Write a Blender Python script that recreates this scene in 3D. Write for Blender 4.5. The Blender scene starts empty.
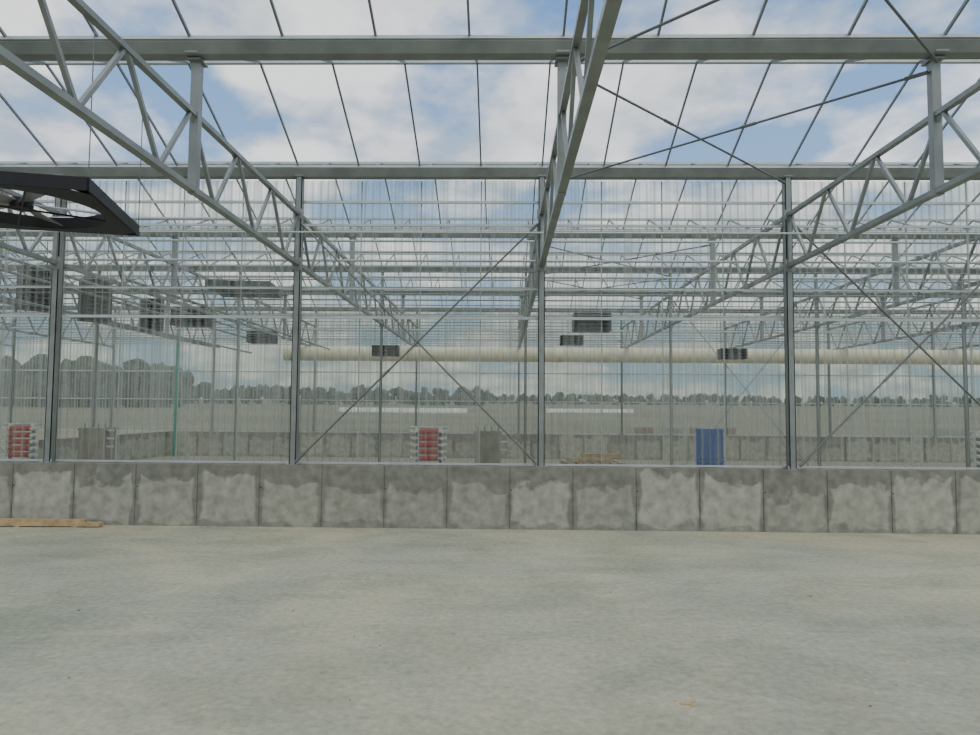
import bpy, math, random
from mathutils import Vector, Matrix, noise
random.seed(7)
scene = bpy.context.scene

# ------------------------------------------------------------ materials
def new_mat(name):
    m = bpy.data.materials.new(name); m.use_nodes = True
    nt = m.node_tree
    return m, nt, nt.nodes, nt.links, nt.nodes['Principled BSDF']

def simple(name, col, rough=0.6, metal=0.0, var=0.12, scale=4.0, bump=0.0):
    m, nt, N, L, b = new_mat(name)
    tc = N.new('ShaderNodeTexCoord'); nz = N.new('ShaderNodeTexNoise')
    nz.inputs['Scale'].default_value = scale; nz.inputs['Detail'].default_value = 5
    L.new(tc.outputs['Object'], nz.inputs['Vector'])
    cr = N.new('ShaderNodeValToRGB')
    cr.color_ramp.elements[0].position = 0.3; cr.color_ramp.elements[1].position = 0.7
    cr.color_ramp.elements[0].color = (*[c*(1-var) for c in col], 1)
    cr.color_ramp.elements[1].color = (*[min(1, c*(1+var)) for c in col], 1)
    L.new(nz.outputs['Fac'], cr.inputs['Fac']); L.new(cr.outputs['Color'], b.inputs['Base Color'])
    b.inputs['Roughness'].default_value = rough; b.inputs['Metallic'].default_value = metal
    if bump:
        bp = N.new('ShaderNodeBump'); bp.inputs['Strength'].default_value = bump
        bp.inputs['Distance'].default_value = 0.02
        L.new(nz.outputs['Fac'], bp.inputs['Height']); L.new(bp.outputs['Normal'], b.inputs['Normal'])
    return m

STEEL = simple('galvanised_steel', (0.25, 0.27, 0.255), 0.42, 0.35, 0.18, 3)
STEEL_L = simple('bright_aluminium', (0.52, 0.56, 0.55), 0.4, 0.3, 0.1, 3)
BAR = simple('glazing_bar_aluminium', (0.20, 0.22, 0.23), 0.45, 0.3, 0.1, 3)
ROD = simple('brace_rod_steel', (0.17, 0.175, 0.17), 0.5, 0.4, 0.1, 3)
DARK = simple('dark_painted_metal', (0.012, 0.012, 0.014), 0.5, 0.2, 0.2, 5)
BLADE = simple('fan_blade_grey', (0.22, 0.22, 0.23), 0.35, 0.3)
SLAT = simple('louvre_slat_grey', (0.07, 0.07, 0.075), 0.45, 0.3)
RED = simple('red_plastic', (0.50, 0.012, 0.016), 0.4)
WHITE = simple('white_plastic', (0.75, 0.75, 0.72), 0.4)
BLUE = simple('blue_plastic', (0.012, 0.10, 0.42), 0.45)
TEAL = simple('teal_pipe', (0.01, 0.24, 0.18), 0.5)
WOOD = simple('pale_timber', (0.46, 0.34, 0.18), 0.7, 0, 0.25, 9)
CREAM = simple('cream_duct_film', (0.74, 0.69, 0.50), 0.5, 0, 0.05, 2)
BLOCK = simple('cast_concrete', (0.30, 0.28, 0.23), 0.85, 0, 0.25, 5, 0.3)
BRICK = simple('brick_red', (0.26, 0.11, 0.08), 0.8, 0, 0.3, 12)
LEAF = simple('tree_foliage', (0.045, 0.060, 0.046), 0.9, 0, 0.35, 0.5)
BARK = simple('tree_bark', (0.10, 0.08, 0.06), 0.9)
SOIL = simple('bare_soil', (0.20, 0.18, 0.115), 0.95, 0, 0.45, 0.06, 0.2)

# floor concrete
def floor_mat():
    m, nt, N, L, b = new_mat('floor_concrete')
    tc = N.new('ShaderNodeTexCoord')
    def nz(scale, det, sx=1, sy=1, dist=0.0, off=0):
        mp = N.new('ShaderNodeMapping'); mp.inputs['Scale'].default_value = (sx, sy, 1)
        mp.inputs['Location'].default_value = (off, off, 0)
        L.new(tc.outputs['Object'], mp.inputs['Vector'])
        n = N.new('ShaderNodeTexNoise'); n.inputs['Scale'].default_value = scale
        n.inputs['Detail'].default_value = det; n.inputs['Roughness'].default_value = 0.68
        n.inputs['Distortion'].default_value = dist
        L.new(mp.outputs['Vector'], n.inputs['Vector']); return n
    def ramp(src, p0, c0, p1, c1):
        r = N.new('ShaderNodeValToRGB'); e = r.color_ramp.elements
        e[0].position = p0; e[1].position = p1; e[0].color = (*c0, 1); e[1].color = (*c1, 1)
        L.new(src.outputs['Fac'], r.inputs['Fac']); return r
    def mix(mode, fac, a, c):
        x = N.new('ShaderNodeMix'); x.data_type = 'RGBA'; x.blend_type = mode
        x.inputs[0].default_value = fac
        L.new(a, x.inputs[6]); L.new(c, x.inputs[7]); return x.outputs[2]
    big = ramp(nz(0.28, 8, 1, 1, 0.8), 0.42, (0.435, 0.445, 0.350), 0.60, (0.525, 0.495, 0.360))
    med = ramp(nz(1.1, 10, 0.7, 1.3, 0.6), 0.42, (0.86, 0.875, 0.86), 0.56, (1, 1, 1))
    med2 = ramp(nz(0.55, 11, 1, 1.1, 0.3, 7), 0.40, (0.86, 0.88, 0.87), 0.50, (1, 1, 1))
    fine = ramp(nz(16, 10), 0.34, (0.76, 0.76, 0.75), 0.64, (1.06, 1.06, 1.06))
    spot = ramp(nz(9, 3), 0.28, (0.62, 0.58, 0.52), 0.32, (1, 1, 1))
    c = mix('MULTIPLY', 1, big.outputs['Color'], med.outputs['Color'])
    c = mix('MULTIPLY', 1, c, med2.outputs['Color'])
    c = mix('MULTIPLY', 1, c, fine.outputs['Color'])
    c = mix('MULTIPLY', 0.7, c, spot.outputs['Color'])
    L.new(c, b.inputs['Base Color'])
    b.inputs['Roughness'].default_value = 0.95; b.inputs['Specular IOR Level'].default_value = 0.1
    bn = nz(14, 8)
    bp = N.new('ShaderNodeBump'); bp.inputs['Strength'].default_value = 0.5; bp.inputs['Distance'].default_value = 0.02
    L.new(bn.outputs['Fac'], bp.inputs['Height']); L.new(bp.outputs['Normal'], b.inputs['Normal'])
    return m
FLOOR = floor_mat()

PW = 1.0   # panel pitch
PX0 = 0.62 - 0.5
def wall_mat():
    m, nt, N, L, b = new_mat('base_wall_concrete')
    tc = N.new('ShaderNodeTexCoord'); sp = N.new('ShaderNodeSeparateXYZ')
    nzc = N.new('ShaderNodeTexNoise'); nzc.inputs['Scale'].default_value = 2.4; nzc.inputs['Detail'].default_value = 3.5
    L.new(tc.outputs['Object'], nzc.inputs['Vector'])
    L.new(tc.outputs['Object'], sp.inputs['Vector'])
    def M(op, a, c=None, d=None):
        n = N.new('ShaderNodeMath'); n.operation = op
        for i, v in enumerate((a, c, d)):
            if v is None: continue
            if isinstance(v, (int, float)): n.inputs[i].default_value = v
            else: L.new(v, n.inputs[i])
        return n.outputs[0]
    wob = M('MULTIPLY', M('SUBTRACT', nzc.outputs['Fac'], 0.5), 0.8)
    u = M('FRACT', M('DIVIDE', M('SUBTRACT', sp.outputs['X'], PX0), PW))
    du = M('ABSOLUTE', M('SUBTRACT', u, 0.5))
    eu = M('ADD', du, M('MULTIPLY', wob, 0.3))
    mu = M('SUBTRACT', 1.0, M('MINIMUM', M('MULTIPLY', M('MAXIMUM', M('SUBTRACT', eu, 0.43), 0.0), 25), 1.0))
    idx = M('FLOOR', M('DIVIDE', M('SUBTRACT', sp.outputs['X'], PX0), PW))
    wn = N.new('ShaderNodeTexWhiteNoise'); wn.noise_dimensions = '1D'; L.new(idx, wn.inputs['W'])
    ztop = M('ADD', 0.60, M('MULTIPLY', wn.outputs['Value'], 0.30))
    ez = M('ADD', M('SUBTRACT', ztop, sp.outputs['Z']), wob)
    mz = M('MINIMUM', M('MAXIMUM', M('MULTIPLY', ez, 22), 0.0), 1.0)
    zl = M('MINIMUM', M('MAXIMUM', M('MULTIPLY', M('ADD', M('SUBTRACT', sp.outputs['Z'], 0.04), M('MULTIPLY', wob, 0.6)), 20), 0.3), 1.0)
    patch = M('MULTIPLY', M('MULTIPLY', M('MAXIMUM', mu, 0.0), mz), zl)
    patch = M('MULTIPLY', patch, M('ADD', 0.5, M('MULTIPLY', wn.outputs['Value'], 0.5)))
    mx = N.new('ShaderNodeMix'); mx.data_type = 'RGBA'
    mx.inputs[6].default_value = (0.235, 0.235, 0.20, 1); mx.inputs[7].default_value = (0.42, 0.42, 0.35, 1)
    L.new(patch, mx.inputs[0])
    n2 = N.new('ShaderNodeTexNoise'); n2.inputs['Scale'].default_value = 6; n2.inputs['Detail'].default_value = 9
    L.new(tc.outputs['Object'], n2.inputs['Vector'])
    r2 = N.new('ShaderNodeValToRGB'); r2.color_ramp.elements[0].position = .32; r2.color_ramp.elements[1].position = .68
    r2.color_ramp.elements[0].color = (.72, .72, .72, 1); r2.color_ramp.elements[1].color = (1.15, 1.15, 1.15, 1)
    L.new(n2.outputs['Fac'], r2.inputs['Fac'])
    m2 = N.new('ShaderNodeMix'); m2.data_type = 'RGBA'; m2.blend_type = 'MULTIPLY'; m2.inputs[0].default_value = 1
    L.new(mx.outputs[2], m2.inputs[6]); L.new(r2.outputs['Color'], m2.inputs[7])
    L.new(m2.outputs[2], b.inputs['Base Color']); b.inputs['Roughness'].default_value = 0.9
    b.inputs['Specular IOR Level'].default_value = 0.2
    bp = N.new('ShaderNodeBump'); bp.inputs['Strength'].default_value = 0.25; bp.inputs['Distance'].default_value = 0.02
    L.new(n2.outputs['Fac'], bp.inputs['Height']); L.new(bp.outputs['Normal'], b.inputs['Normal'])
    return m
WALL = wall_mat()

def sheet_mat(name, haze, tint):
    m = bpy.data.materials.new(name); m.use_nodes = True
    N = m.node_tree.nodes; L = m.node_tree.links
    for n in list(N):
        if n.type != 'OUTPUT_MATERIAL': N.remove(n)
    out = [n for n in N if n.type == 'OUTPUT_MATERIAL'][0]
    tr = N.new('ShaderNodeBsdfTransparent'); tr.inputs['Color'].default_value = (*tint, 1)
    df = N.new('ShaderNodeBsdfDiffuse'); df.inputs['Color'].default_value = (0.47, 0.49, 0.42, 1)
    tl = N.new('ShaderNodeBsdfTranslucent'); tl.inputs['Color'].default_value = (0.47, 0.49, 0.42, 1)
    gl = N.new('ShaderNodeBsdfGlossy'); gl.inputs['Roughness'].default_value = 0.12
    a1 = N.new('ShaderNodeMixShader'); a1.inputs[0].default_value = 0.5
    L.new(df.outputs[0], a1.inputs[1]); L.new(tl.outputs[0], a1.inputs[2])
    a2 = N.new('ShaderNodeMixShader'); a2.inputs[0].default_value = 0.22
    L.new(a1.outputs[0], a2.inputs[1]); L.new(gl.outputs[0], a2.inputs[2])
    lw = N.new('ShaderNodeLayerWeight'); lw.inputs['Blend'].default_value = 0.5
    tc = N.new('ShaderNodeTexCoord'); mp = N.new('ShaderNodeMapping'); mp.inputs['Scale'].default_value = (4.0, 4.0, 0.10)
    nz = N.new('ShaderNodeTexNoise'); nz.inputs['Scale'].default_value = 3; nz.inputs['Detail'].default_value = 5
    L.new(tc.outputs['Object'], mp.inputs['Vector']); L.new(mp.outputs[0], nz.inputs['Vector'])
    r = N.new('ShaderNodeMapRange'); r.inputs['From Min'].default_value = .34; r.inputs['From Max'].default_value = .66
    r.inputs['To Min'].default_value = haze-0.12; r.inputs['To Max'].default_value = haze+0.24
    L.new(nz.outputs['Fac'], r.inputs['Value'])
    mm = N.new('ShaderNodeMath'); mm.operation = 'MULTIPLY_ADD'; mm.inputs[1].default_value = 0.6; mm.use_clamp = True
    L.new(lw.outputs['Facing'], mm.inputs[0]); L.new(r.outputs[0], mm.inputs[2])
    f = N.new('ShaderNodeMixShader'); L.new(mm.outputs[0], f.inputs[0])
    L.new(tr.outputs[0], f.inputs[1]); L.new(a2.outputs[0], f.inputs[2])
    L.new(f.outputs[0], out.inputs['Surface'])
    return m
SHEET = sheet_mat('corrugated_polycarbonate', 0.15, (0.90, 0.92, 0.88))
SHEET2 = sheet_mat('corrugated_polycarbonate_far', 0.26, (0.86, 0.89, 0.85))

# ------------------------------------------------------------ mesh builder
class MB:
    def __init__(s): s.v = []; s.f = []; s.m = []; s.mats = []; s.sm = []
    def mi(s, mat):
        if mat not in s.mats: s.mats.append(mat)
        return s.mats.index(mat)
    def add(s, vs, fs, mat, smooth=False):
        o = len(s.v); s.v += [tuple(v) for v in vs]; k = s.mi(mat)
        for f in fs: s.f.append([i+o for i in f]); s.m.append(k); s.sm.append(smooth)
    def box(s, c, d, mat, rot=None):
        x, y, z = [q/2 for q in d]
        vs = [Vector((sx*x, sy*y, sz*z)) for sz in (-1, 1) for sy in (-1, 1) for sx in (-1, 1)]
        if rot: vs = [rot @ v for v in vs]
        vs = [v+Vector(c) for v in vs]
        s.add(vs, [(0,2,3,1),(4,5,7,6),(0,1,5,4),(2,6,7,3),(0,4,6,2),(1,3,7,5)], mat)
    def frame(s, a, b):
        a = Vector(a); b = Vector(b); d = (b-a).normalized()
        up = Vector((0,0,1)) if abs(d.z) < 0.95 else Vector((0,1,0))
        r = d.cross(up).normalized(); u = r.cross(d).normalized()
        return a, b, r, u
    def beam(s, a, b, w, h, mat):
        a, b, r, u = s.frame(a, b)
        vs = []
        for p in (a, b):
            for sx, sy in ((-1,-1),(1,-1),(1,1),(-1,1)): vs.append(p+r*(sx*w/2)+u*(sy*h/2))
        s.add(vs, [(0,1,2,3),(7,6,5,4),(0,4,5,1),(1,5,6,2),(2,6,7,3),(3,7,4,0)], mat)
    def cyl(s, a, b, rad, mat, n=8, r2=None):
        a, b, r, u = s.frame(a, b); r2 = rad if r2 is None else r2
        vs = []
        for p, q in ((a, rad), (b, r2)):
            for i in range(n):
                t = 2*math.pi*i/n; vs.append(p+r*(math.cos(t)*q)+u*(math.sin(t)*q))
        s.add(vs, [(i, (i+1)%n, n+(i+1)%n, n+i) for i in range(n)], mat, True)
        s.add(vs[:n], [tuple(range(n))[::-1]], mat); s.add(vs[n:], [tuple(range(n))], mat)
    def build(s, name, loc=None, rot=None, parent=None):
        me = bpy.data.meshes.new(name); me.from_pydata(s.v, [], s.f)
        for m in s.mats: me.materials.append(m)
        me.polygons.foreach_set('material_index', s.m)
        me.polygons.foreach_set('use_smooth', s.sm); me.update()
        ob = bpy.data.objects.new(name, me); scene.collection.objects.link(ob)
        if loc: ob.location = loc
        if rot: ob.rotation_euler = rot
        if parent: ob.parent = parent
        return ob

# ------------------------------------------------------------ layout
KS = list(range(-6, 7)); XS = [0.62+4*k for k in KS]; XA, XB = XS[0], XS[-1]
G1 = 7.475; GW = 11.475; GE = 27.475
GUT = [-4.525, -0.525, 3.475, 7.475, 11.475, 15.475, 19.475, 23.475, 27.475]
ZG = 5.70; ZGT = 5.85; ZR = 6.66; ZB = 4.25; ZT = 5.08
WH = 0.98

# ground (rises very gently towards the horizon) + floor
b = MB()
xs = [-500+50*i for i in range(21)]; ys = [-80, 30, 60, 100, 150, 200, 260, 330, 400, 520]
V = [(x, y, -0.06+max(0, y-45)*0.0165) for y in ys for x in xs]
n = len(xs)
b.add(V, [(j*n+i, j*n+i+1, (j+1)*n+i+1, (j+1)*n+i) for j in range(len(ys)-1) for i in range(n-1)], SOIL, True); b.build('ground')
def gz(y): return -0.06+max(0, y-45)*0.0165
b = MB(); b.box((0.62, 3.2, -0.03), (XB-XA+2, 17.0, 0.06), FLOOR); b.build('floor')
b = MB(); b.box((0.62, 19.75, -0.03), (XB-XA+2, 16.0, 0.06), BLOCK); b.build('floor')

# concrete base walls with panel joints
def base_wall(name, x0, x1, y, h, t=0.26):
    b = MB(); n0 = math.ceil((x0-PX0)/PW); n1 = math.floor((x1-PX0)/PW)
    edges = [x0]+[PX0+PW*i for i in range(n0, n1+1)]+[x1]
    g = 0.003
    for i in range(len(edges)-1):
        a, c = edges[i]+g, edges[i+1]-g
        if c-a < 0.02: continue
        ch = 0.006
        prof = [(a, y-t/2+ch), (a+ch, y-t/2), (c-ch, y-t/2), (c, y-t/2+ch), (c, y+t/2-ch), (c-ch, y+t/2), (a+ch, y+t/2), (a, y+t/2-ch)]
        V = [(p[0], p[1], 0) for p in prof]+[(p[0], p[1], h) for p in prof]
        F = [(j, (j+1)%8, 8+(j+1)%8, 8+j) for j in range(8)]+[tuple(range(8, 16)), tuple(range(8))[::-1]]
        b.add(V, F, WALL)
        if i % 2 == 0:
            b.cyl((a+0.02+g, y-t/2-0.004, h-0.36), (a+0.02+g, y-t/2+0.02, h-0.36), 0.012, DARK, 8)
    b.box(((x0+x1)/2, y, h/2-0.01), (x1-x0, t-0.03, h-0.02), WALL)
    return b.build(name)
base_wall('wall_base', XA-0.1, XB+0.1, GW+0.0, WH)
base_wall('wall_back', -13.1, XB+0.1, GE, 0.93)
b = MB(); b.box((-13.2, 23.4, 0.46), (0.24, 8.0, 0.93), WALL)
for i in range(8): b.box((-13.2, 19.9+i, 0.46), (0.25, 0.98, 0.92), WALL)
b.build('wall_left')

# columns
def column(x, y, z0, w=0.105, d=0.14):
    b = MB()
    t = 0.012
    b.box((0, -d/2+t/2, (ZG-z0)/2), (w, t, ZG-z0), STEEL)
    b.box((-w/2+t/2, 0, (ZG-z0)/2), (t, d, ZG-z0), STEEL)
    b.box((w/2-t/2, 0, (ZG-z0)/2), (t, d, ZG-z0), STEEL)
    b.box((0, d/2-t/2, (ZG-z0)/2), (w, t, ZG-z0), STEEL)
    b.box((0, 0, 0.008), (w+0.09, d+0.08, 0.016), STEEL)
    for sx in (-1, 1):
        b.cyl((sx*(w/2+0.025), -d/2-0.01, 0), (sx*(w/2+0.025), -d/2-0.01, 0.05), 0.011, STEEL_L, 6)
    b.box((0, -d/2-0.006, ZB-z0), (w+0.06, 0.01, 0.2), STEEL)
    b.box((0, -d/2-0.006, ZT-z0), (w+0.06, 0.01, 0.16), STEEL)
    b.build('steel_column', (x, y, z0))
for x in XS:
    column(x, GW, WH)
    column(x, 19.475, 0.0, 0.065, 0.08)
    column(x, GE, 0.93 if x > -13 else 0.0, 0.065, 0.08)
    column(x, -4.525, 0.0)

# trusses
def truss(x, y0, y1, name='roof_truss'):
    b = MB()
    b.beam((0, y0, ZB), (0, y1, ZB), 0.09, 0.06, STEEL)
    b.beam((0, y0, ZT), (0, y1, ZT), 0.07, 0.055, STEEL)
    n = round((y1-y0)/(4/3)); p = (y1-y0)/n
    for i in range(n):
        a = y0+i*p; mid = a+p/2
        b.beam((0, a+0.03, ZT-0.02), (0, mid-0.02, ZB+0.02), 0.04, 0.04, STEEL)
        b.beam((0, mid+0.02, ZB+0.02), (0, a+p-0.03, ZT-0.02), 0.04, 0.04, STEEL)
    b.beam((0, y1, ZB), (0, y1, ZT), 0.06, 0.05, STEEL)
    g = y0+4
    while g < y1-1:
        b.beam((0, g, ZB-0.04), (0, g, ZG), 0.095, 0.095, STEEL)
        b.box((0, g, ZG-0.02), (0.15, 0.20, 0.02), STEEL)
        g += 4
    b.build(name, (x, 0, 0))
for x in XS:
    truss(x, -4.525+0.075, 11.475-0.075); truss(x, 11.475+0.075, 19.475-0.075); truss(x, 19.475+0.075, GE-0.075)

# gutters : folded trough profile
def gutter(y):
    prof = [(-0.13,0.15),(-0.11,0.15),(-0.11,0.135),(-0.12,0.135),(-0.065,0.015),(0.065,0.015),(0.12,0.135),(0.11,0.135),(0.11,0.15),(0.13,0.15),
            (0.13,0.11),(0.075,0.0),(-0.075,0.0),(-0.13,0.11)]
    n = len(prof); b = MB()
    V = [(XA-0.2, p[0], p[1]) for p in prof]+[(XB+0.2, p[0], p[1]) for p in prof]
    b.add(V, [(j, (j+1)%n, n+(j+1)%n, n+j) for j in range(n)], STEEL)
    for s in (-1, 1):
        b.box(((XA+XB)/2, s*0.138, 0.145), (XB-XA+.4, 0.016, 0.03), STEEL_L)
        b.box(((XA+XB)/2, s*0.12, 0.165), (XB-XA+.4, 0.03, 0.015), STEEL_L)
    for x in XS:
        b.box((x, 0, 0.07), (0.14, 0.18, 0.12), STEEL)
    b.build('roof_gutter', (0, y, ZG))
for y in GUT: gutter(y)

# roof glazing bars and ridge
def roof_bay(y0):
    b = MB(); y1 = y0+4; ym = y0+2
    b.beam((XA-.2, ym, ZR), (XB+.2, ym, ZR), 0.06, 0.05, STEEL_L)
    x = XA
    while x <= XB+0.01:
        b.beam((x, y0+0.12, ZGT+0.01), (x, ym, ZR-0.01), 0.024, 0.035, BAR)
        b.beam((x, y1-0.12, ZGT+0.01), (x, ym, ZR-0.01), 0.024, 0.035, BAR)
        x += 1.0
    b.build('roof_glazing_bars')
for y in GUT[:-1]: roof_bay(y)

# cladding rails on glazed walls
def rails(y, zs, name):
    b = MB()
    for z, h in zs:
        b.beam((XA, y, z), (XB, y, z), 0.04, h, STEEL_L)
    b.build(name)
rails(GW+0.09, [(WH+0.025, 0.03), (3.39, 0.045), (3.87, 0.025), (4.93, 0.04), (5.32, 0.04)], 'cladding_rails')
rails(GE+0.09, [(0.96, 0.05), (2.2, 0.04), (3.3, 0.05), (4.6, 0.05)], 'cladding_rails')

# corrugated sheets
def sheet(name, y, x0, x1, z0, z1, mat):
    per = 0.125; n = int((x1-x0)/per)*8; V = []; F = []
    for i in range(n+1):
        x = x0+i*per/8; w = math.sin(2*math.pi*i/8)*0.02
        V += [(x, y+w, z0), (x, y+w, z1)]
    for i in range(n): F.append((2*i, 2*i+2, 2*i+3, 2*i+1))
    b = MB(); b.add(V, F, mat, True)
    b.build(name)
sheet('polycarbonate_wall_sheet', GW+0.135, XA, XB, WH+0.01, ZG, SHEET)
sheet('polycarbonate_wall_sheet', GE+0.135, XA, XB, 0.94, ZG, SHEET2)

# mullions
b = MB()
x = XA+1
while x < XB:
    b.beam((x, GW+0.165, WH+0.01), (x, GW+0.165, ZG), 0.018, 0.012, STEEL_L); x += 1.0
b.build('sheet_joint_strips')

# bracing
def braces(name, segs, r=0.012):
    b = MB()
    for a, c in segs:
        b.cyl(a, c, r, ROD, 6)
        a = Vector(a); c = Vector(c); d = (c-a).normalized()
        for p, q in ((a, a+d*0.22), (c, c-d*0.22)): b.cyl(p, q, r*1.5, ROD, 6)
        m = a+(c-a)*0.35; b.cyl(m, m+d*0.2, r*1.4, ROD, 6)
    b.build(name)
for x in (-3.38, 4.62):
    y = GW-0.10
    braces('cross_brace_rod', [((x+.07, y, 4.9), (x+3.93, y, WH+.05)), ((x+.07, y-0.04, WH+.05), (x+3.93, y-0.04, 4.9))], 0.016)
for y in (3.475, 7.475, 15.475, 19.475):
    braces('roof_brace_rod', [((0.68, y+.08, 5.60), (4.56, y+3.92, 5.60)), ((4.56, y+.08, 5.56), (0.68, y+3.92, 5.56))], 0.015)
for x, y in ((4.62, 19.38), ):
    braces('cross_brace_rod', [((x+.06, y, 4.9), (x+3.94, y, 0.1)), ((x+.06, y-0.03, 0.1), (x+3.94, y-0.03, 4.9))], 0.01)

# screen support wires + drive pipes in the rear section
b = MB()
y = 12.3
while y < 27.2:
    b.cyl((XA, y, ZB+0.05), (XB, y, ZB+0.05), 0.012, STEEL, 5); y += 0.8
b.build('screen_support_wires')
b = MB()
for y, z in ((13.5, 4.75), (17.5, 4.75), (21.5, 4.75), (25.5, 4.75), (14.6, 5.4), (18.6, 5.4), (22.6, 5.4), (12.6, 5.1), (16.5, 5.6)):
    b.cyl((XA, y, z), (XB, y, z), 0.026, STEEL_L, 8)
b.build('screen_drive_pipes')
b = MB()
for x, z in ((-8.6, 4.45), (-8.9, 4.3), (-9.3, 3.9), (-6.4, 4.05), (-10.5, 4.1)):
    b.cyl((x, 11.8, z), (x, 25.8, z), 0.03, STEEL, 8)
    for y in (13.5, 17.5, 21.5, 25.5): b.cyl((x, y, z), (x, y, 4.75), 0.008, STEEL, 5)
b.build('heating_pipes')
b = MB()
b.cyl((XA, 8.95, 4.32), (-3.42, 8.95, 4.32), 0.022, STEEL_L, 8)
b.cyl((XA, 10.8, 4.62), (XB, 10.8, 4.62), 0.014, STEEL_L, 8)
b.build('conduit_pipes')

# duct
b = MB()
x0 = -8.2; x1 = XB
b.cyl((x0, 0, 0), (x1, 0, 0), 0.27, CREAM, 20)
x = x0
while x < x1:
    b.cyl((x, 0, 0), (x+0.05, 0, 0), 0.282, CREAM, 20)
    b.cyl((x, 0, 0.2), (x, 0, 0.29), 0.01, STEEL, 5); x += 2
b.build('air_distribution_duct', (0, 26.3, 3.93))

# ------------------------------------------------------------ fan units
def ring_plate(b, half, r, z, mat, n=32):
    V = []
    for i in range(n):
        t = 2*math.pi*(i+0.5)/n; c, s = math.cos(t), math.sin(t)
        k = half/max(abs(c), abs(s))
        V += [(c*r, s*r, z), (c*k, s*k, z)]
    F = [(2*i, 2*i+1, (2*i+3) % (2*n), (2*i+2) % (2*n)) for i in range(n)]
    b.add(V, F, mat)
def fan_unit(loc, half, h, rot, hang, name='circulation_fan'):
    b = MB()
    r = half*0.86
    ring_plate(b, half, r, -h/2, DARK); ring_plate(b, half, r, h/2, DARK)
    for s in (-1, 1):
        b.box((s*half, 0, 0), (0.02, 2*half+.02, h), DARK); b.box((0, s*half, 0), (2*half+.02, 0.02, h), DARK)
    n = 32
    V = []
    for i in range(n):
        t = 2*math.pi*i/n
        V += [(math.cos(t)*r, math.sin(t)*r, -h/2), (math.cos(t)*r*0.97, math.sin(t)*r*0.97, h/2)]
    b.add(V, [(2*i, (2*i+2) % (2*n), (2*i+3) % (2*n), 2*i+1) for i in range(n)], DARK, True)
    b.cyl((0, 0, -h*0.45), (0, 0, h*0.4), r*0.14, DARK, 16)
    for i in range(5):
        t = 2*math.pi*i/5+0.3; R = Matrix.Rotation(t, 3, 'Z') @ Matrix.Rotation(0.3, 3, 'X')
        P = [R @ Vector(v) for v in ((r*.12, -r*.07, 0), (r*.93, -r*.19, 0), (r*.93, r*.19, 0), (r*.12, r*.07, 0))]
        P2 = [p+Vector((0, 0, 0.012)) for p in P]
        b.add(P+P2, [(3,2,1,0),(4,5,6,7),(0,1,5,4),(1,2,6,5),(2,3,7,6),(3,0,4,7)], BLADE)
    for t in (0.4, 0.4+math.pi/2):
        d = Vector((math.cos(t), math.sin(t), 0))*r
        b.cyl(-d+Vector((0,0,-h*.42)), d+Vector((0,0,-h*.42)), 0.012, DARK, 6)
    ob = b.build(name, loc, rot)
    hb = MB(); R = ob.rotation_euler.to_matrix()
    for sx in (-1, 1):
        for sy in (-1, 1):
            p = Vector((sx*half, sy*half, h/2)); w = R @ p
            top = R.inverted() @ (Vector((w.x, w.y, hang-loc[2])))
            hb.cyl(p, top, 0.006, ROD, 5)
    hb.build('hanger_rods', parent=ob)
    return ob
def heater(loc, w, h, d, hang, yaw=0, name='unit_heater'):
    b = MB()
    t = 0.03
    b.box((0, d*0.15, 0), (w-0.04, d*0.7, h-0.04), DARK)
    for s in (-1, 1):
        b.box((s*(w/2-t/2), 0, 0), (t, d, h), DARK); b.box((0, 0, s*(h/2-t/2)), (w, d, t), DARK)
    n = max(3, int(h/0.1))
    R = Matrix.Rotation(0.6, 3, 'X')
    for i in range(n):
        b.box((0, -d*0.36, -h/2+t+(i+0.5)*(h-2*t)/n), (w-2*t, 0.09, 0.008), SLAT, R)
    b.cyl((0, d/2-0.02, 0), (0, d/2+0.1, 0), min(w, h)*0.40, DARK, 20)
    b.cyl((0, d/2+0.1, 0), (0, d/2+0.16, 0), h*0.12, SLAT, 12)
    for s in (-1, 1):
        b.cyl((s*w*0.42, 0, h/2), (s*w*0.42, 0, hang-loc[2]), 0.009, ROD, 5)
    b.build(name, loc, (0, 0, yaw))

fan_unit((-5.30, 7.6, 4.11), 0.95, 0.13, (0.0, 0.0, math.radians(14)), 5.70)
fan_unit((-5.7, 15.4, 4.5), 0.66, 0.16, (0.0, 0, 0.1), 5.70)
heater((-8.7, 19.475, 4.4), 1.0, 0.5, 0.5, ZG)
heater((-8.1, 23.475, 4.25), 0.9, 0.4, 0.5, ZG)
heater((2.42, 19.3, 4.28), 1.02, 0.48, 0.5, ZG)
heater((2.28, 23.475, 4.20), 0.75, 0.30, 0.5, ZG)
heater((-3.9, 23.3, 3.8), 0.85, 0.34, 0.5, ZG)
heater((7.6, 23.475, 3.78), 0.85, 0.34, 0.5, ZG)
heater((-10.5, 15.475, 4.50), 0.56, 0.95, 0.4, ZG, 0.9)
heater((-9.1, 15.475, 4.25), 0.56, 0.95, 0.4, ZG, 0.9)
heater((-9.85, 19.475, 4.45), 0.5, 0.9, 0.4, ZG, 0.9)

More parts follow.
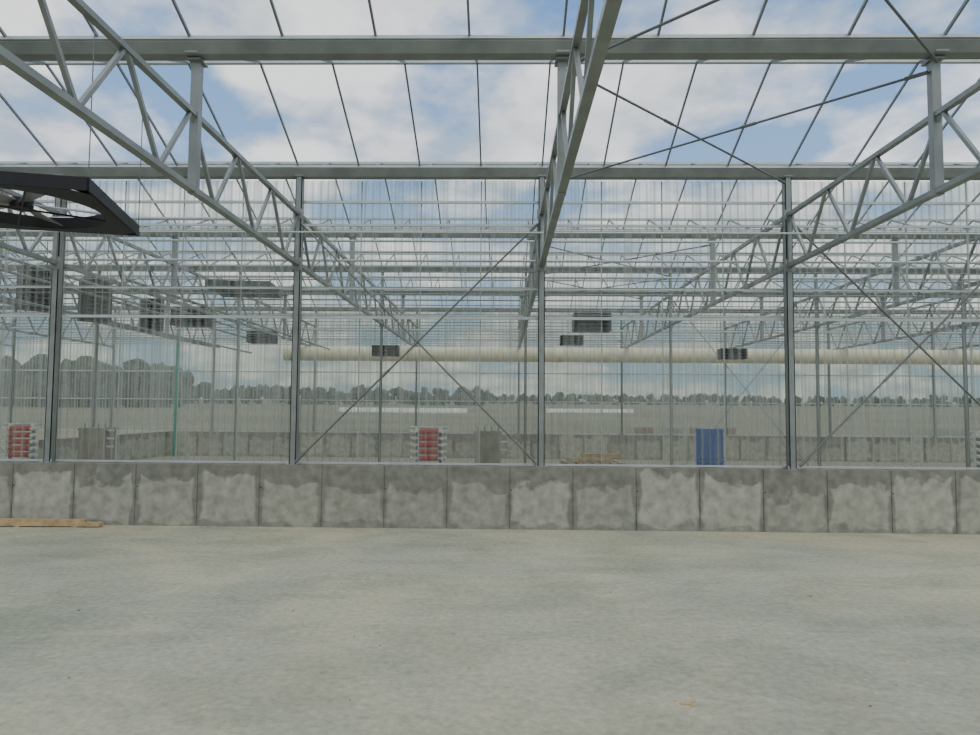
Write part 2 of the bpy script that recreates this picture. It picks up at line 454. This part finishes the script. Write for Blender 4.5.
# ------------------------------------------------------------ small things near the wall
def manifold(x, y):
    b = MB()
    for i in range(5):
        z = 1.04+i*0.115
        b.cyl((-0.29, 0, z), (0.29, 0, z), 0.022, WHITE, 10)
        b.cyl((-0.17, -0.005, z), (0.17, -0.005, z), 0.046, RED, 12)
        for s in (-1, 1):
            b.cyl((s*0.24, -0.06, z), (s*0.24, 0.02, z), 0.030, WHITE, 10)
            b.cyl((s*0.29, 0, z), (s*0.31, 0, z), 0.033, WHITE, 10)
    for s in (-1, 1):
        b.cyl((s*0.20, 0.05, 0.0), (s*0.20, 0.05, 1.56), 0.028, STEEL, 10)
        b.box((s*0.20, 0.05, 0.006), (0.14, 0.14, 0.012), STEEL)
        b.cyl((s*0.20, 0.05, 1.50), (s*0.20, 0.05, 1.58), 0.045, WHITE, 10)
    b.cyl((-0.33, 0.05, 1.57), (0.33, 0.05, 1.57), 0.02, STEEL_L, 8)
    b.build('red_pipe_manifold', (x, y, 0))
for x in (-8.45, -1.28, 8.35): manifold(x, 12.3)

def plinth(x, y):
    b = MB()
    b.box((0, 0, 0.74), (0.44, 0.42, 1.48), BLOCK); b.box((0, 0, 1.50), (0.47, 0.45, 0.05), BLOCK)
    b.box((0, 0, 0.05), (0.56, 0.52, 0.10), BLOCK)
    for i in range(4): b.cyl((-0.18+i*0.12, -0.1, 1.5), (-0.18+i*0.12, -0.1, 1.60), 0.012, STEEL, 6)
    for i in range(3):
        b.box((0.27, -0.1, 1.2+i*0.14), (0.12, 0.05, 0.03), WHITE)
    b.build('concrete_plinth', (x, y, 0))
plinth(-0.25, 12.35); plinth(-7.1, 12.35)

b = MB()
for k in range(3):
    z = k*0.53
    b.box((0, 0, z+0.265), (0.38, 0.32, 0.50), BLUE)
    b.box((0, 0, z+0.50), (0.43, 0.37, 0.05), BLUE); b.box((0, 0, z+0.03), (0.41, 0.35, 0.04), BLUE)
    for i in range(6): b.box((-0.175+i*0.07, -0.165, z+0.27), (0.018, 0.025, 0.44), BLUE)
b.build('blue_plastic_crate_stack', (3.62, 12.5, 0))

def pallet(b, z, m=WOOD):
    for i in range(3): b.box((0, -0.36+i*0.36, z+0.05), (1.0, 0.09, 0.08), m)
    for i in range(7): b.box((-0.45+i*0.15, 0, z+0.10), (0.1, 0.82, 0.022), m)
    for i in range(3): b.box((-0.45+i*0.45, 0, z+0.01), (0.1, 0.82, 0.02), m)
b = MB()
for k in range(8): pallet(b, k*0.125)
b.box((-0.1, -0.2, 1.03), (0.8, 0.12, 0.05), WOOD); b.box((0.15, 0.0, 1.09), (0.7, 0.12, 0.07), WOOD)
b.build('wooden_pallet_stack', (1.6, 12.7, 0), (0, 0, 0.1))

b = MB()
b.box((0, 0, 0.045), (2.6, 0.12, 0.06), WOOD); b.box((-0.1, 0.02, 0.095), (2.3, 0.09, 0.04), WOOD)
for i in (-1, 0, 1): b.box((i*0.9, 0, 0.008), (0.08, 0.14, 0.016), WOOD)
b.build('timber_plank', (-7.6, 11.15, 0.0), (0, 0, 0.01))

# small rubble chips on floor
b = MB()
for i in range(60):
    x = random.uniform(-6, 6); y = random.uniform(2.8, 11); s = random.uniform(0.005, 0.014)
    R = Matrix.Rotation(random.random()*6, 3, 'Z')
    b.box((x, y, s*0.3), (s*1.6, s, s*0.6), random.choice([BLOCK, BLOCK, BRICK, WOOD]), R)
for dx, dy, s in ((0, 0, .07), (0.05, 0.03, .04), (-.06, .04, .03), (.03, -.04, .03)):
    b.box((1.20+dx, 4.80+dy, 0.003), (s, s*0.6, 0.006), WOOD, Matrix.Rotation(dx*9, 3, 'Z'))
b.build('concrete_chips')

# ------------------------------------------------------------ things beyond
b = MB(); b.cyl((0, 0, 0), (0, 0, 5.0), 0.07, TEAL, 12)
for z in (0.1, 1.6, 3.2, 4.9): b.cyl((0, 0, z), (0, 0, z+0.08), 0.095, TEAL, 12)
b.build('teal_downpipe', (-12.55, 26.9, 0))

def brick_stack(x, y, w, h, mat):
    b = MB(); pallet(b, 0)
    rows = int(h/0.12)
    for r in range(rows):
        for i in range(int(w/0.25)):
            b.box((-w/2+0.125+i*0.25, 0, 0.18+r*0.12), (0.235, 0.8, 0.11), mat)
    b.build('brick_pallet', (x, y, -0.06))
for x, m in ((8.3, BRICK), (9.9, BLOCK), (11.6, BRICK), (13.2, BRICK)):
    brick_stack(x, 41+random.random(), 1.2, 0.85, m)

# distant polytunnels
def tunnel(x, y, L, r):
    b = MB(); n = 12; V = []; S = 16
    for j in range(S+1):
        for i in range(n+1):
            t = math.pi*i/n; V.append((-L/2+L*j/S, math.cos(t)*r, math.sin(t)*r*0.8))
    F = [(j*(n+1)+i, j*(n+1)+i+1, (j+1)*(n+1)+i+1, (j+1)*(n+1)+i) for j in range(S) for i in range(n)]
    b.add(V, F, WHITE, True)
    b.add([V[i] for i in range(n+1)], [tuple(range(n+1))], WHITE)
    b.add([V[S*(n+1)+i] for i in range(n+1)], [tuple(range(n+1))[::-1]], WHITE)
    for j in range(0, S+1, 2):
        for i in range(n): b.cyl(V[j*(n+1)+i], V[j*(n+1)+i+1], 0.05, STEEL_L, 5)
    b.build('polytunnel', (x, y, gz(y)))
tunnel(-17, 120, 22, 1.0); tunnel(16, 130, 16, 0.9)

# trees : dense low belts
import bmesh
def ico():
    bm = bmesh.new(); bmesh.ops.create_icosphere(bm, subdivisions=2, radius=1)
    V = [v.co.copy() for v in bm.verts]; F = [[v.index for v in f.verts] for f in bm.faces]; bm.free(); return V, F
IV, IF = ico()
def tree(b, x, y, h, w):
    z0 = gz(y)
    b.cyl((x, y, z0), (x, y, z0+h*0.55), 0.03*h, BARK, 6, 0.015*h)
    for i in range(8):
        a = random.random()*6.28; q = random.random()**0.5*w*0.45
        c = Vector((x+math.cos(a)*q, y+math.sin(a)*q, z0+h*random.uniform(0.15, 0.82))); r = h*random.uniform(0.14, 0.26)
        off = Vector((random.random()*50,)*3)
        V = [c+v*r*(1+0.7*noise.noise(v*2.6+off)) for v in IV]
        b.add(V, IF, LEAF)
def tree_row(name, x0, x1, y, hmin, hmax, step):
    b = MB(); x = x0
    while x < x1:
        k = noise.noise(Vector((x*0.05, y, 3)))*0.5+0.5
        h = hmin+(hmax-hmin)*(0.6*k+0.4*random.random()); tree(b, x, y+random.uniform(-5, 5), h, h*1.1); x += step*random.uniform(.6, 1.3)
    b.build(name)
tree_row('tree_line', -112, -72, 150, 8, 12, 2.6)
tree_row('tree_line', -130, -5, 230, 4.5, 7.5, 2.8)
tree_row('tree_line', -10, 230, 300, 3.0, 6, 2.8)

# ------------------------------------------------------------ world
w = bpy.data.worlds.new('sky'); scene.world = w; w.use_nodes = True
N = w.node_tree.nodes; L = w.node_tree.links
bg = N['Background']
tc = N.new('ShaderNodeTexCoord'); sp = N.new('ShaderNodeSeparateXYZ'); L.new(tc.outputs['Generated'], sp.inputs[0])
def M(op, a, c=None):
    n = N.new('ShaderNodeMath'); n.operation = op
    for i, v in enumerate((a, c)):
        if v is None: continue
        if isinstance(v, (int, float)): n.inputs[i].default_value = v
        else: L.new(v, n.inputs[i])
    return n.outputs[0]
zz = M('ADD', M('MAXIMUM', sp.outputs['Z'], 0.0), 0.22)
cb = N.new('ShaderNodeCombineXYZ'); L.new(M('DIVIDE', sp.outputs['X'], zz), cb.inputs[0]); L.new(M('DIVIDE', sp.outputs['Y'], zz), cb.inputs[1])
cb.inputs[2].default_value = 3.4
nz = N.new('ShaderNodeTexNoise'); nz.inputs['Scale'].default_value = 2.1; nz.inputs['Detail'].default_value = 10; nz.inputs['Roughness'].default_value = 0.52
L.new(cb.outputs[0], nz.inputs['Vector'])
cov = N.new('ShaderNodeValToRGB'); cov.color_ramp.elements[0].position = 0.41; cov.color_ramp.elements[1].position = 0.53
L.new(nz.outputs['Fac'], cov.inputs['Fac'])
nz2 = N.new('ShaderNodeTexNoise'); nz2.inputs['Scale'].default_value = 4.2; nz2.inputs['Detail'].default_value = 8
L.new(cb.outputs[0], nz2.inputs['Vector'])
cc = N.new('ShaderNodeValToRGB'); cc.color_ramp.elements[0].position = 0.36; cc.color_ramp.elements[1].position = 0.62
cc.color_ramp.elements[0].color = (0.46, 0.54, 0.62, 1); cc.color_ramp.elements[1].color = (0.94, 0.96, 0.98, 1)
L.new(nz2.outputs['Fac'], cc.inputs['Fac'])
grad = N.new('ShaderNodeValToRGB'); grad.color_ramp.elements[0].color = (0.42, 0.60, 0.80, 1); grad.color_ramp.elements[1].color = (0.09, 0.24, 0.56, 1)
grad.color_ramp.elements[1].position = 0.6; L.new(sp.outputs['Z'], grad.inputs['Fac'])
mx = N.new('ShaderNodeMix'); mx.data_type = 'RGBA'
L.new(cov.outputs['Color'], mx.inputs[0]); L.new(grad.outputs['Color'], mx.inputs[6]); L.new(cc.outputs['Color'], mx.inputs[7])
hz = N.new('ShaderNodeValToRGB'); hz.color_ramp.elements[0].color = (0.66, 0.67, 0.61, 1); hz.color_ramp.elements[1].color = (1, 1, 1, 1)
hz.color_ramp.elements[0].position = 0.0; hz.color_ramp.elements[1].position = 0.28; L.new(sp.outputs['Z'], hz.inputs['Fac'])
mh = N.new('ShaderNodeMix'); mh.data_type = 'RGBA'; mh.blend_type = 'MULTIPLY'; mh.inputs[0].default_value = 1
L.new(mx.outputs[2], mh.inputs[6]); L.new(hz.outputs['Color'], mh.inputs[7])
L.new(mh.outputs[2], bg.inputs['Color']); bg.inputs['Strength'].default_value = 1.45

s = bpy.data.lights.new('sun', 'SUN'); s.energy = 1.6; s.angle = math.radians(40); s.color = (1, 0.92, 0.74)
so = bpy.data.objects.new('sun', s); scene.collection.objects.link(so); so.rotation_euler = (math.radians(28), math.radians(18), 0)

# ------------------------------------------------------------ camera
cam = bpy.data.cameras.new('camera'); co = bpy.data.objects.new('camera', cam); scene.collection.objects.link(co)
F = 702
cam.sensor_width = 36; cam.lens = F*36/980; cam.clip_end = 2000; cam.clip_start = 0.05
R = Matrix.Rotation(math.atan(13/F), 4, 'Z') @ Matrix.Rotation(math.radians(90)+math.atan(41.5/F), 4, 'X') @ Matrix.Rotation(math.radians(0.43), 4, 'Z')
co.matrix_world = Matrix.Translation((0, 0.10, 1.90)) @ R
scene.camera = co
